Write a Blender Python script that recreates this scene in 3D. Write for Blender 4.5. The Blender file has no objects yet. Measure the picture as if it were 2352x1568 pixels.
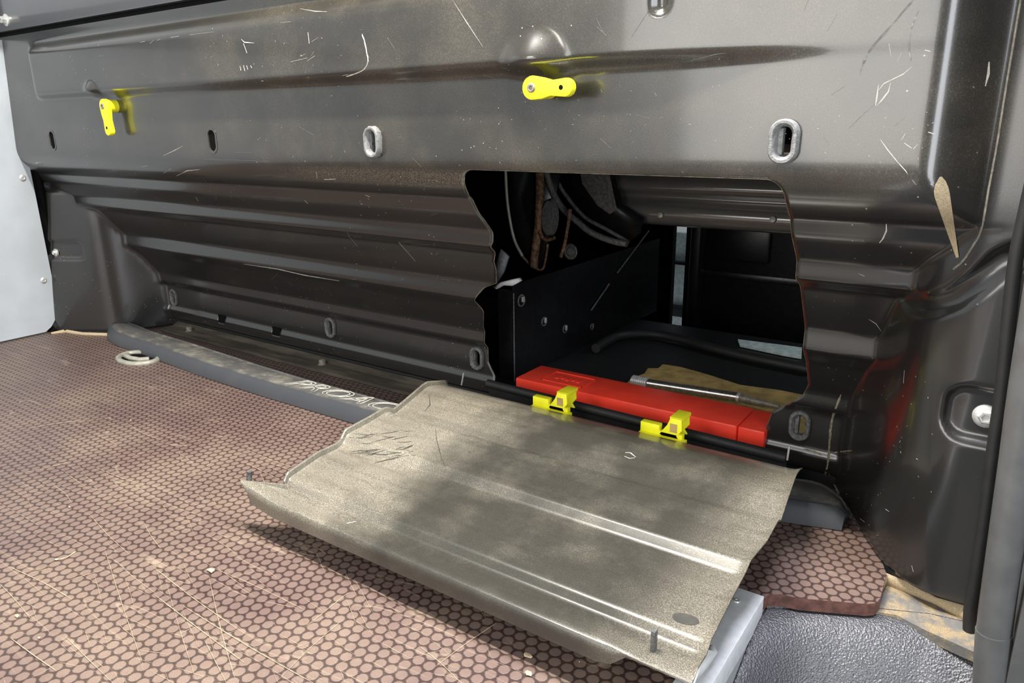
import bpy, bmesh, math, random
import numpy as np
from mathutils import Vector, Matrix

random.seed(7)
rng = np.random.default_rng(5)
SC = bpy.context.scene
COL = SC.collection
PI = math.pi

# ------------------------------------------------------------------ camera
CAM = np.array([0.0, -0.68, 0.433])
FPX, CX, CY = 1700.0, 1176.0, 784.0
_x = -np.array([-1356 - CX, 310 - CY, FPX]); _x /= np.linalg.norm(_x)
_d = np.array([1250 - CX, 6500 - CY, FPX]); _d -= _x * _d.dot(_x); _d /= np.linalg.norm(_d)
ROT = np.array([_x, np.cross(-_d, _x), -_d])          # rows: world axes as (right, down, forward)
cd = bpy.data.cameras.new('camera'); cam = bpy.data.objects.new('camera', cd); COL.objects.link(cam)
cd.sensor_width = 36.0; cd.lens = FPX / 2352 * 36.0; cd.clip_start = 0.02; cd.clip_end = 50
_m = np.eye(4); _m[:3, 0] = ROT[:, 0]; _m[:3, 1] = -ROT[:, 1]; _m[:3, 2] = -ROT[:, 2]; _m[:3, 3] = CAM
cam.matrix_world = Matrix(_m.tolist())
SC.camera = cam

# ------------------------------------------------------------------ world, lights, exposure
SC.view_settings.view_transform = 'Standard'; SC.view_settings.look = 'None'
SC.view_settings.gamma = 1.0; SC.view_settings.use_curve_mapping = False
SC.view_settings.exposure = 0.0
w = bpy.data.worlds.new('world'); SC.world = w; w.use_nodes = True
w.node_tree.nodes['Background'].inputs[0].default_value = (0.86, 0.93, 1.0, 1)
w.node_tree.nodes['Background'].inputs[1].default_value = 0.27


def area(name, loc, target, sx, sy, power, col):
    l = bpy.data.lights.new(name, 'AREA'); l.shape = 'RECTANGLE'; l.size = sx; l.size_y = sy
    l.energy = power; l.color = col
    o = bpy.data.objects.new(name, l); COL.objects.link(o)
    o.location = loc
    o.rotation_euler = (Vector(target) - Vector(loc)).to_track_quat('-Z', 'Y').to_euler()
    return o


area('roof_lamp', (-0.55, -0.26, 1.28), (-0.55, -0.26, 0), 0.40, 0.04, 33, (1.0, 0.95, 0.87))
area('roof_lamp', (-0.75, -1.70, 1.30), (-0.75, -0.6, 0.3), 0.6, 0.25, 9, (1.0, 0.96, 0.89))
area('rear_door_daylight', (-0.8, -3.2, 0.7), (-0.8, 0, 0.5), 1.6, 1.3, 37, (1.0, 0.98, 0.94))
area('side_door_daylight', (0.85, -0.95, 0.65), (0.0, -0.95, 0.65), 0.75, 1.1, 22, (0.90, 0.94, 1.0))
area('tray_fill', (-0.10, -0.09, 1.20), (-0.06, -0.22, 0), 0.30, 0.12, 19, (0.88, 0.90, 1.0))  # unseen lamp added to put a highlight on the step tray
area('cab_fill', (0.1, 0.85, 0.62), (-0.38, 0.68, 0.02), 0.2, 0.2, 1.2, (0.85, 0.95, 1.0))  # unseen light added inside the cab to brighten the sill plate


# ------------------------------------------------------------------ helpers


def ray(u, v):
    return ROT @ np.array([(u - CX) / FPX, (v - CY) / FPX, 1.0])


def at(u, v, ax, val):
    """point of the plane axis=val that the photograph shows at (u, v)"""
    d = ray(u, v); return CAM + (val - CAM[ax]) / d[ax] * d


def link(o, parent=None):
    COL.objects.link(o)
    if parent: o.parent = parent
    return o


def mesh_obj(name, verts, faces, mat, parent=None, smooth=False, angle=None):
    me = bpy.data.meshes.new(name)
    me.from_pydata([tuple(map(float, v)) for v in verts], [], faces)
    me.update()
    if mat: me.materials.append(mat)
    if smooth or angle: me.polygons.foreach_set('use_smooth', [True] * len(me.polygons))
    if angle: me.set_sharp_from_angle(angle=math.radians(angle))
    return link(bpy.data.objects.new(name, me), parent)


def bm_obj(name, bm, mat, parent=None, angle=35):
    me = bpy.data.meshes.new(name)
    bmesh.ops.recalc_face_normals(bm, faces=bm.faces)
    bm.to_mesh(me); bm.free()
    me.materials.append(mat)
    me.polygons.foreach_set('use_smooth', [True] * len(me.polygons))
    me.set_sharp_from_angle(angle=math.radians(angle))
    return link(bpy.data.objects.new(name, me), parent)


def tag(o, label=None, cat=None, group=None, kind=None):
    for k, v in (('label', label), ('category', cat), ('group', group), ('kind', kind)):
        if v: o[k] = v
    return o


def thing(name, loc, label, cat, group=None):
    o = bpy.data.objects.new(name, None); o.empty_display_size = 0.02
    COL.objects.link(o); o.location = loc
    return tag(o, label, cat, group)


def add_box(bm, lo, hi, bev=0.0, M=None, seg=2):
    r = bmesh.ops.create_cube(bm, size=1)
    vs = r['verts']
    lo = np.array(lo, float); hi = np.array(hi, float)
    for v in vs:
        v.co = Vector(((v.co.x + .5) * (hi[0] - lo[0]) + lo[0], (v.co.y + .5) * (hi[1] - lo[1]) + lo[1], (v.co.z + .5) * (hi[2] - lo[2]) + lo[2]))
    if bev:
        es = list({e for v in vs for e in v.link_edges})
        r2 = bmesh.ops.bevel(bm, geom=es, offset=bev, segments=seg, profile=.6, affect='EDGES')
        vs = list({v for f in r2['faces'] for v in f.verts} | {v for v in vs if v.is_valid})
    if M is not None:
        for v in vs: v.co = M @ v.co


def box(name, lo, hi, mat, parent=None, bev=0.001, M=None):
    bm = bmesh.new(); add_box(bm, lo, hi, bev, M); return bm_obj(name, bm, mat, parent)


def tube_data(path, rad, n=10, closed=False, flat=1.0):
    P = [np.array(p, float) for p in path]; m = len(P)
    rad = rad if hasattr(rad, '__len__') else [rad] * m
    V, F = [], []
    prev = None
    for i in range(m):
        a = P[(i - 1) % m] if (closed or i > 0) else P[i]
        b = P[(i + 1) % m] if (closed or i < m - 1) else P[i]
        t = b - a; t /= np.linalg.norm(t) + 1e-12
        if prev is None:
            h = np.array([0, 0, 1.]) if abs(t[2]) < .9 else np.array([1., 0, 0])
        else: h = prev
        s = h - t * h.dot(t); s /= np.linalg.norm(s); prev = s
        q = np.cross(t, s)
        for k in range(n):
            an = 2 * PI * k / n
            V.append(P[i] + rad[i] * (math.cos(an) * s + math.sin(an) * q * flat))
    for i in range(m if closed else m - 1):
        j = (i + 1) % m
        for k in range(n):
            F.append((i * n + k, i * n + (k + 1) % n, j * n + (k + 1) % n, j * n + k))
    if not closed:
        F.append(tuple(range(n - 1, -1, -1))); F.append(tuple((m - 1) * n + k for k in range(n)))
    return V, F


def tube(name, path, rad, mat, parent=None, n=10, closed=False, flat=1.0):
    V, F = tube_data(path, rad, n, closed, flat)
    return mesh_obj(name, V, F, mat, parent, angle=50)


def spline(pts, n=8):
    """Catmull-Rom through the points"""
    P = [np.array(p, float) for p in pts]; P = [2 * P[0] - P[1]] + P + [2 * P[-1] - P[-2]]
    out = []
    for i in range(1, len(P) - 2):
        for k in range(n):
            t = k / n
            out.append(.5 * (2 * P[i] + (P[i + 1] - P[i - 1]) * t + (2 * P[i - 1] - 5 * P[i] + 4 * P[i + 1] - P[i + 2]) * t * t
                             + (3 * P[i] - P[i - 1] - 3 * P[i + 1] + P[i + 2]) * t ** 3))
    out.append(P[-2]); return out


def lathe(name, prof, mat, M, parent=None, n=24, angle=30):
    """profile of (radius, height) turned about local z, placed by matrix M"""
    V, F = [], []
    for r, h in prof:
        for k in range(n):
            a = 2 * PI * k / n; V.append(M @ Vector((r * math.cos(a), r * math.sin(a), h)))
    m = len(prof)
    for i in range(m - 1):
        for k in range(n): F.append((i * n + k, i * n + (k + 1) % n, (i + 1) * n + (k + 1) % n, (i + 1) * n + k))
    F.append(tuple(range(n - 1, -1, -1))); F.append(tuple((m - 1) * n + k for k in range(n)))
    return mesh_obj(name, V, F, mat, parent, angle=angle)


def plate(name, outline, thick, mat, M=None, parent=None, bev=0.0):
    """outline in local xy, extruded by thick along local z"""
    bm = bmesh.new()
    vs = [bm.verts.new((p[0], p[1], 0)) for p in outline]
    f = bm.faces.new(vs)
    r = bmesh.ops.extrude_face_region(bm, geom=[f])
    for v in r['geom']:
        if isinstance(v, bmesh.types.BMVert): v.co.z += thick
    if bev:
        es = [e for e in bm.edges if len({round(v.co.z, 6) for v in e.verts}) == 1]
        bmesh.ops.bevel(bm, geom=es, offset=bev, segments=2, profile=.6, affect='EDGES')
    if M is not None: bmesh.ops.transform(bm, matrix=M, verts=bm.verts)
    return bm_obj(name, bm, mat, parent)


def frame(o, x, y, z):
    """matrix with the given axes and origin"""
    m = Matrix.Identity(4)
    for i, a in enumerate((x, y, z)):
        a = Vector(a).normalized()
        for r in range(3): m[r][i] = a[r]
    for r in range(3): m[r][3] = o[r]
    return m


def wall_frame(p):   # local z points out of the bulkhead, towards the cargo space
    return frame(p, (1, 0, 0), (0, 0, 1), (0, -1, 0))


# ------------------------------------------------------------------ materials


class NT:
    def __init__(s, name):
        s.m = bpy.data.materials.new(name); s.m.use_nodes = True
        s.t = s.m.node_tree; s.b = s.t.nodes['Principled BSDF']

    def n(s, kind, **kw):
        nd = s.t.nodes.new(kind)
        for k, v in kw.items():
            if k.startswith('_'): setattr(nd, k[1:], v)
        return nd

    def l(s, a, b): s.t.links.new(a, b)

    def put(s, sock, v):
        if isinstance(v, bpy.types.NodeSocket): s.l(v, sock)
        else: sock.default_value = v

    def math(s, op, a, b=0.0, c=0.0, clamp=False):
        nd = s.n('ShaderNodeMath', _operation=op, _use_clamp=clamp)
        for i, v in enumerate((a, b, c)): s.put(nd.inputs[i], v)
        return nd.outputs[0]

    def vmath(s, op, a, b=(0, 0, 0), out=0):
        nd = s.n('ShaderNodeVectorMath', _operation=op)
        s.put(nd.inputs[0], a); s.put(nd.inputs[1], b)
        return nd.outputs[out]

    def pos(s): return s.n('ShaderNodeNewGeometry').outputs['Position']

    def mapping(s, v, rot=(0, 0, 0), scale=(1, 1, 1), loc=(0, 0, 0)):
        nd = s.n('ShaderNodeMapping'); s.put(nd.inputs[0], v)
        nd.inputs[1].default_value = loc; nd.inputs[2].default_value = rot; nd.inputs[3].default_value = scale
        return nd.outputs[0]

    def noise(s, v, scale, detail=3.0, rough=.55, dist=0.0):
        nd = s.n('ShaderNodeTexNoise'); s.l(v, nd.inputs['Vector'])
        nd.inputs['Scale'].default_value = scale; nd.inputs['Detail'].default_value = detail
        nd.inputs['Roughness'].default_value = rough; nd.inputs['Distortion'].default_value = dist
        return nd.outputs[0]

    def vor(s, v, scale, feature='F1'):
        nd = s.n('ShaderNodeTexVoronoi', _feature=feature); s.l(v, nd.inputs['Vector']); nd.inputs['Scale'].default_value = scale
        return nd.outputs[0], nd.outputs['Color']

    def ramp(s, v, a, b, o0=0.0, o1=1.0):
        nd = s.n('ShaderNodeMapRange', _interpolation_type='SMOOTHSTEP'); s.put(nd.inputs[0], v)
        nd.inputs[1].default_value = a; nd.inputs[2].default_value = b; nd.inputs[3].default_value = o0; nd.inputs[4].default_value = o1
        return nd.outputs[0]

    def mix(s, f, a, b):
        nd = s.n('ShaderNodeMix', _data_type='RGBA')
        s.put(nd.inputs[0], f)
        for i, v in ((6, a), (7, b)):
            if isinstance(v, bpy.types.NodeSocket): s.l(v, nd.inputs[i])
            else: nd.inputs[i].default_value = tuple(v) + (1,)
        return nd.outputs[2]

    def sep(s, v):
        nd = s.n('ShaderNodeSeparateXYZ'); s.l(v, nd.inputs[0]); return nd.outputs

    def bump(s, h, strength, dist):
        nd = s.n('ShaderNodeBump'); s.l(h, nd.inputs['Height'])
        nd.inputs['Strength'].default_value = strength; nd.inputs['Distance'].default_value = dist
        s.l(nd.outputs[0], s.b.inputs['Normal'])

    def set(s, base=None, rough=None, metal=None, spec=None, coat=None, coat_r=None):
        for k, v in (('Base Color', base), ('Roughness', rough), ('Metallic', metal), ('Specular IOR Level', spec), ('Coat Weight', coat), ('Coat Roughness', coat_r)):
            if v is None: continue
            if k == 'Base Color' and not isinstance(v, bpy.types.NodeSocket): v = tuple(v) + (1,)
            s.put(s.b.inputs[k], v)
        return s.m


def simple(name, col, rough=.5, metal=0.0, spec=.5, var=.15, scale=60, bump=0.0, bscale=300, coat=0.0):
    t = NT(name); p = t.pos()
    f = t.ramp(t.noise(p, scale, 4), .3, .7)
    c = t.mix(f, [x * (1 - var) for x in col], [min(1, x * (1 + var)) for x in col])
    r = t.math('MULTIPLY_ADD', t.noise(p, scale * 2.3, 3), .2, rough - .1)
    if bump: t.bump(t.noise(p, bscale, 3), bump, .002)
    return t.set(c, r, metal, spec, coat, .1)


def painted_metal(name, col, rough=.3, dust=.35, coat=.6, speck=.5, zone_z=True):
    """dark satin paint with a rubbed-in dust film (also carrying the painted-in lighter tone of the upper face) and pin-prick chips"""
    t = NT(name); p = t.pos()
    x, y, z = t.sep(p)
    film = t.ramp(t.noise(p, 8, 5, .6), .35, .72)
    upper_lift = t.ramp(z, .335, .40, .07, 1.0) if zone_z else 1.0  # lightens the upper face over the recess; lit tone painted with the dust
    worn = t.math('MULTIPLY', t.ramp(x, -1.35, -.75, .4, 1.0), upper_lift)  # dust spread, including the painted upper-face tone
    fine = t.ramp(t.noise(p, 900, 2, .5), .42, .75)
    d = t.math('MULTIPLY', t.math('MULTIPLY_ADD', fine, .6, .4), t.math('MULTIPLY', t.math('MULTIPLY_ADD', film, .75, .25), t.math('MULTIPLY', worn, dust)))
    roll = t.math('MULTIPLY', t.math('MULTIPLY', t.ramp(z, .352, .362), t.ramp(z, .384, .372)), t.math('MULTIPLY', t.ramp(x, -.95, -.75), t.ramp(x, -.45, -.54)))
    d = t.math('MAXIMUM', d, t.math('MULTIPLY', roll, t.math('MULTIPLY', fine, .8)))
    v1, c1 = t.vor(p, 230)
    pick = t.math('GREATER_THAN', t.sep(c1)[0], .93)
    chip = t.math('MULTIPLY', t.math('MULTIPLY', t.math('LESS_THAN', v1, .17), pick), speck)
    chip = t.math('MULTIPLY', chip, t.ramp(t.noise(t.mapping(p, loc=(3, 1, 2)), 7, 3), .48, .62))
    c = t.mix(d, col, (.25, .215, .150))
    c = t.mix(chip, c, (.6, .56, .48))
    r = t.math('ADD', t.math('MULTIPLY_ADD', d, .25, rough), t.math('MULTIPLY', chip, .3))
    t.bump(t.noise(p, 700, 2), .03, .001)
    t.set(c, r, .0, .7, coat, .09)
    return t.m


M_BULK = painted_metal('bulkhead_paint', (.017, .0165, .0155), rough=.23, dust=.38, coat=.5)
M_UPPER = painted_metal('upper_panel_paint', (.06, .063, .069), rough=.34, dust=.2, speck=.1)
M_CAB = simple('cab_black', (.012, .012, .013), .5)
M_BLACK = simple('black_gloss_paint', (.008, .008, .009), .30, spec=.35)
M_BEAM = simple('beam_gloss_paint', (.12, .115, .105), .16, spec=.6, coat=.8, var=.05)
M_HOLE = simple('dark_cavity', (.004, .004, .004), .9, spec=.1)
M_RUBBER = simple('black_rubber', (.012, .012, .012), .6)
M_YEL = simple('yellow_plastic', (.90, .86, .02), .42, var=.06)
M_ALU = simple('brushed_aluminium', (.76, .77, .78), .5, .1, var=.06, scale=120)
M_STEEL = simple('steel', (.42, .41, .39), .28, .9, var=.2, scale=160)
M_ZINC = simple('zinc_plated', (.66, .66, .64), .38, .6, var=.1, scale=200)
M_GREYP = simple('grey_nylon', (.20, .20, .195), .5, var=.25, scale=250, bump=.3, bscale=600)
M_DARKP = simple('dirty_dark_nylon', (.10, .10, .095), .55, var=.4, scale=250, bump=.4, bscale=600)
M_WALLL = simple('grey_wall_sheet', (.50, .54, .565), .42, var=.05, scale=15)
M_TRIM = simple('grey_trim_plastic', (.10, .10, .098), .38, var=.12, scale=40)
M_CARD = simple('cardboard', (.42, .29, .11), .85, spec=.2, var=.25, scale=45, bump=.25, bscale=200)
M_RED = simple('red_plastic', (.90, .055, .028), .34, var=.08, scale=25, bump=.12, bscale=120)
M_WHITE = simple('white_tape', (.78, .78, .76), .6, var=.08)
M_PALE = simple('sill_and_daylight', (.74, .88, .86), .5, var=.2, scale=90)  # real sill plate, and the panel supplying daylight in the door gap
M_EDGE = simple('bare_cut_edge', (.20, .18, .14), .3, .5, var=.4, scale=120)
M_CHIP = simple('scratch_pale', (.50, .47, .41), .7, var=.25, scale=200)
M_FAINT = simple('scratch_faint', (.17, .165, .15), .55, var=.3, scale=200)
M_RUST = simple('rusty_weld', (.14, .075, .035), .75, var=.7, scale=140, bump=.8, bscale=350)
M_RING = simple('tie_down_ring', (.34, .33, .27), .45, .2, var=.15)
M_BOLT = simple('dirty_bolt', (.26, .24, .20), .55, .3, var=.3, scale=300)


def mat_floor():
    t = NT('hex_film_plywood'); p = t.pos()
    q = t.mapping(p, scale=(100, 100, 0), rot=(0, 0, 0))
    q = t.vmath('MULTIPLY', q, (1 / 1.2, 1 / 1.2, 0))
    r = (1.0, 1.7320508, 1.0); h = (.5, .8660254, .5)

    def cell(v):
        nd = t.n('ShaderNodeVectorMath', _operation='WRAP')
        t.l(v, nd.inputs[0]); nd.inputs[1].default_value = h; nd.inputs[2].default_value = (-.5, -.8660254, -.5)
        return nd.outputs[0]
    flat = (1, 1, 0)
    a = t.vmath('MULTIPLY', cell(q), flat); b = t.vmath('MULTIPLY', cell(t.vmath('ADD', q, (.5, .8660254, 0))), flat)
    la = t.vmath('LENGTH', a, out=1); lb = t.vmath('LENGTH', b, out=1)
    d = t.math('MINIMUM', la, lb)
    d = t.math('ADD', d, t.math('MULTIPLY_ADD', t.noise(p, 420, 2), .14, -.07))
    dot = t.ramp(d, .47, .36)
    # fine ribs inside every dot, a wide patch of dust, worn spots
    rib = t.math('SINE', t.math('MULTIPLY', t.sep(q)[0], 2 * PI * 8))
    rib = t.math('MULTIPLY_ADD', rib, .5, .5)
    y = t.sep(p)[1]; x = t.sep(p)[0]
    dust = t.ramp(t.noise(p, 5.5, 6, .62), .36, .70)
    front = t.ramp(y, .12, -.18)
    dust2 = t.math('MULTIPLY', dust, t.math('MULTIPLY_ADD', front, .75, .25))
    speck = t.ramp(t.noise(p, 1100, 2, .6), .46, .72)
    base = t.mix(dot, (.040, .022, .019), (.165, .112, .096))
    base = t.mix(t.math('MULTIPLY', t.math('MULTIPLY', rib, dot), .35), base, (.055, .026, .022))
    dirt = t.math('MULTIPLY', t.math('MULTIPLY_ADD', speck, .65, .35), dust2)
    base = t.mix(t.math('MULTIPLY', dirt, t.math('MULTIPLY_ADD', dot, .55, .2)), base, (.37, .285, .195))
    # hairline scratches in several directions
    sc = None
    for ang, s1, lo in ((.5, 46, .0035), (-.42, 38, .0035), (1.15, 30, .003), (-.9, 42, .0035), (.08, 40, .003)):
        v = t.mapping(p, rot=(0, 0, ang), scale=(3.0, s1, 0), loc=(ang * 7, ang * 3, 0))
        nz = t.noise(v, 1.0, 1.0, .4, .2)
        ln = t.ramp(t.math('ABSOLUTE', t.math('SUBTRACT', nz, .5)), lo * 2.2, lo * .6)
        gate = t.ramp(t.noise(t.mapping(p, loc=(ang * 11, 2, 0)), 9, 3), .52, .64)
        ln = t.math('MULTIPLY', ln, gate)
        sc = ln if sc is None else t.math('MAXIMUM', sc, ln)
    sc = t.math('MULTIPLY', sc, t.math('MULTIPLY_ADD', front, .7, .2))
    base = t.mix(t.math('MULTIPLY', sc, .35), base, (.50, .40, .28))
    # sand blown against the foot of the bulkhead and the left wall
    t.set(base, t.math('MULTIPLY_ADD', dirt, .25, .40), 0, .45)
    hh = t.math('ADD', t.math('MULTIPLY', dot, 1.0), t.math('MULTIPLY', speck, .15))
    t.bump(hh, .35, .0006)
    return t.m


M_FLOOR = mat_floor()
M_PLYEDGE = simple('plywood_edge', (.13, .055, .042), .6, var=.35, scale=130)


def mat_panel():
    """underside of the hatch panel: dark paint under a coat of dust rubbed off in the middle"""
    t = NT('dusty_hatch_paint'); p = t.pos()
    x, y, z = t.sep(p)
    big = t.noise(p, 15, 5, .6)
    grain = t.ramp(t.noise(p, 1000, 2, .6), .40, .72)
    left = t.math('MULTIPLY_ADD', t.ramp(t.math('ADD', x, t.math('MULTIPLY_ADD', t.noise(p, 14, 4), .12, -.06)), -.46, -.56), 1.0, 0.0)
    right = t.ramp(x, -.24, -.15)
    edge = t.math('MAXIMUM', left, t.math('MULTIPLY', right, .7))
    cover = t.math('ADD', t.math('MULTIPLY', edge, .62), t.math('MULTIPLY', t.ramp(big, .40, .74), .20))
    cover = t.math('MULTIPLY_ADD', cover, 1.0, .07, clamp=True)
    streak = t.ramp(t.noise(t.mapping(p, scale=(8, 90, 8)), 1.0, 4), .45, .7)
    f = t.math('MULTIPLY', cover, t.math('MULTIPLY_ADD', grain, .65, .35))
    f = t.math('MULTIPLY', f, t.math('MULTIPLY_ADD', streak, -.25, 1.0))
    c = t.mix(f, (.030, .029, .024), (.46, .41, .31))
    r = t.math('MULTIPLY_ADD', f, .55, .27)
    t.bump(t.math('MULTIPLY', grain, f), .12, .0008)
    t.set(c, r, .1, .55, .35, .18)
    return t.m


M_PANEL = mat_panel()


def mat_ramp():
    t = NT('scuffed_threshold'); p = t.pos()
    g = t.ramp(t.noise(p, 28, 6, .65), .45, .75)
    s = t.ramp(t.noise(t.mapping(p, scale=(60, 260, 60), rot=(0, 0, .3)), 1, 4), .55, .75)
    up = t.sep(t.n('ShaderNodeNewGeometry').outputs['Normal'])[2]
    top = t.ramp(up, .8, .97)
    d = t.math('MULTIPLY', t.math('MULTIPLY_ADD', g, .55, .2), t.math('MULTIPLY_ADD', top, .92, .08))
    c = t.mix(d, (.045, .048, .056), (.26, .24, .19))
    c = t.mix(t.math('MULTIPLY', s, t.math('MULTIPLY', top, .25)), c, (.5, .46, .38))
    t.bump(t.noise(p, 900, 2), .15, .0006)
    return t.set(c, t.math('MULTIPLY_ADD', d, .5, .42), 0, .5)


M_RAMP = mat_ramp()


def mat_tray():
    t = NT('grained_black_plastic'); p = t.pos()
    d, c = t.vor(t.mapping(p, scale=(1, 1, 1)), 620, 'SMOOTH_F1')
    n = t.noise(p, 800, 2)
    t.bump(t.math('ADD', d, t.math('MULTIPLY', n, .6)), .8, .0012)
    return t.set((.05, .05, .056), .40, 0, 1.0)


M_TRAY = mat_tray()


def mat_ledge():
    t = NT('sandy_metal_ledge'); p = t.pos()
    g = t.ramp(t.noise(p, 55, 6, .7), .40, .62)
    gr = t.noise(p, 1300, 2)
    c = t.mix(t.math('MULTIPLY', g, .75), (.15, .147, .14), t.mix(t.ramp(gr, .35, .7), (.26, .185, .09), (.55, .42, .23)))
    t.bump(t.math('MULTIPLY', gr, g), .5, .001)
    return t.set(c, .75, 0, .3)


M_LEDGE = mat_ledge()
M_SAND = simple('sand', (.50, .40, .26), .9, spec=.1, var=.22, scale=900, bump=.4, bscale=1200)


def mat_rail():
    t = NT('dirty_rail'); p = t.pos()
    g = t.ramp(t.noise(t.mapping(p, scale=(10, 60, 60)), 1, 5), .35, .7)
    c = t.mix(g, (.05, .042, .033), (.12, .10, .075))
    return t.set(c, .7, 0, .3)


M_RAIL = mat_rail()

# ------------------------------------------------------------------ the pressed bulkhead
X0, X1, Z0, Z1, GS = -1.78, .06, 0.0, .66, .002
PROF = [(.0, .207), (.016, .207), (.023, .198), (.042, .196), (.047, .2), (.097, .2), (.104, .1905), (.125, .189), (.169, .16), (.190, .1375), (.213, .1385), (.268, .098), (.279, .0755), (.298, .0745), (.326, .045), (.348, .032), (.356, .015), (.370, .006), (.383, 0), (1, 0)]


def gauss(a, s, ax):
    k = np.arange(-int(4 * s) - 1, int(4 * s) + 2); g = np.exp(-k * k / (2 * s * s)); g /= g.sum()
    pad = [(0, 0)] * a.ndim; pad[ax] = (len(k) // 2,) * 2
    b = np.pad(a, pad, mode='edge')
    return np.apply_along_axis(lambda r: np.convolve(r, g, 'valid'), ax, b)


def sst(v, a, b):
    t = np.clip((v - a) / (b - a), 0, 1); return t * t * (3 - 2 * t)


def seg_dist(X, Z, pts):
    best = np.full(X.shape, 9.)
    for (ax, az), (bx, bz) in zip(pts[:-1], pts[1:]):
        vx, vz = bx - ax, bz - az
        t = np.clip(((X - ax) * vx + (Z - az) * vz) / (vx * vx + vz * vz + 1e-12), 0, 1)
        best = np.minimum(best, np.hypot(X - ax - t * vx, Z - az - t * vz))
    return best


xs = np.arange(X0, X1 + GS / 2, GS); zs = np.arange(Z0, Z1 + GS / 2, GS)
XX, ZZ = np.meshgrid(xs, zs, indexing='ij')
pz, py = zip(*PROF)
pf = np.interp(zs, pz, py)
soft = gauss(pf, 4.0, 0); hard = gauss(pf, .9, 0)
pf = np.where(zs > .345, soft, hard)
prof2 = np.broadcast_to(pf[None, :], XX.shape)
left = np.interp(xs, [-1.78, -1.714, -1.66, -1.61, -1.585, -1.56, -1.53, -1.50], [.024, .034, .062, .088, .105, .187, .24, .33])
right = np.interp(xs, [-.19, -.15, -.12, -.091, -.067, -.035, 1], [.33, .208, .16, .096, .056, .03, .03])
left = gauss(left, 6, 0); right = gauss(right, 6, 0)
slope = np.interp(xs, [-.074, -.034, 1], [0, .03, .03]); slope = gauss(slope, 2.2, 0)
face = np.maximum(prof2, slope[:, None])
DEP = np.minimum(np.minimum(face, left[:, None] + sst(ZZ, .30, .40) * .3), right[:, None] + sst(ZZ, .30, .38) * .0)
DEP = np.where((XX < -.8) & (ZZ > .40), prof2, DEP)
# broad raised swage across the upper half, with domes above the latches
inz = np.minimum(sst(ZZ, .478, .492), 1 - sst(ZZ, .556, .582))
fade = sst(XX, -1.545, -1.505) * (1 - sst(XX, -.36, -.14) * .95)
DEP = DEP - .017 * inz * fade
for cx, cz, r, hgt in ((-.436, .480, .046, .020), (-1.312, .480, .028, .012)):
    rr = np.hypot(XX - cx, (ZZ - cz))
    DEP = DEP - hgt * np.where(rr < r, np.cos(np.minimum(rr / r, 1) * PI / 2) ** 1.5, 0) * sst(ZZ, cz - .004, cz + .004)
# sunk slot at the top, groove bead and bolt seats in the side flanges
DEP = DEP + .006 * (1 - sst(seg_dist(XX, ZZ, [(-.302, .531), (-.302, .7)]), .004, .009))
bead = [at(u, v, 1, .03)[[0, 2]] for u, v in ((2072, 725), (2130, 715), (2190, 690), (2245, 648), (2300, 600), (2330, 588))]
DEP = DEP + .006 * (1 - sst(seg_dist(XX, ZZ, bead), .0065, .0105))


def rrect(cx, cz, hx, hz, r):
    qx = np.abs(XX - cx) - hx + r; qz = np.abs(ZZ - cz) - hz + r
    return np.hypot(np.maximum(qx, 0), np.maximum(qz, 0)) + np.minimum(np.maximum(qx, qz), 0) - r


DEP = DEP + .0075 * (1 - sst(rrect(.010, .186, .048, .0245, .018), -.004, .003))
DEP = DEP + .004 * (1 - sst(rrect(-1.70, .182, .065, .020, .012), -.004, .002))
DEP = gauss(gauss(DEP, 1.0, 0), .7, 1)


def dep(x, z):
    fx = np.clip((np.asarray(x) - X0) / GS, 0, len(xs) - 1.001); fz = np.clip((np.asarray(z) - Z0) / GS, 0, len(zs) - 1.001)
    i = fx.astype(int); k = fz.astype(int); a = fx - i; b = fz - k
    return DEP[i, k] * (1 - a) * (1 - b) + DEP[i + 1, k] * a * (1 - b) + DEP[i, k + 1] * (1 - a) * b + DEP[i + 1, k + 1] * a * b


def surf(u, v, lift=0.0):
    """point of the bulkhead's surface that the photograph shows at (u, v)"""
    d = ray(u, v); ts = np.linspace(.4, 2.6, 6000); P = CAM + ts[:, None] * d
    i = np.argmax(P[:, 1] - dep(P[:, 0], P[:, 2]) > 0)
    p = P[i].copy(); p[1] -= lift; return p


# hatch opening: straight right edge, left edge that swings outwards with the depth of the pressing
HZT, HZB = .381, .036
LE = [(.0, -.650), (.05, -.652), (.072, -.665), (.102, -.665), (.132, -.661), (.164, -.644), (.184, -.645), (.208, -.622), (.217, -.599), (.239, -.587), (.253, -.583), (.286, -.559), (.316, -.557), (.347, -.559), (.364, -.551), (.37, -.549), (.70, -.549)]
RE = [(0, -.235), (.05, -.235), (.085, -.226), (.102, -.205), (.118, -.190), (.134, -.184), (.70, -.184)]


def edge_at(tab, z, side):
    a, b = zip(*tab); x = np.interp(z, a, b); r = .017
    t = np.clip((z - (HZT - r)) / r, 0, 1)
    return x + side * (r - r * np.sqrt(np.maximum(0, 1 - t * t))) * (z <= HZT + 1e-6) + side * r * np.clip(1 - (z - HZT) / .03, 0, 1) * (z > HZT + 1e-6)


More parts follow.
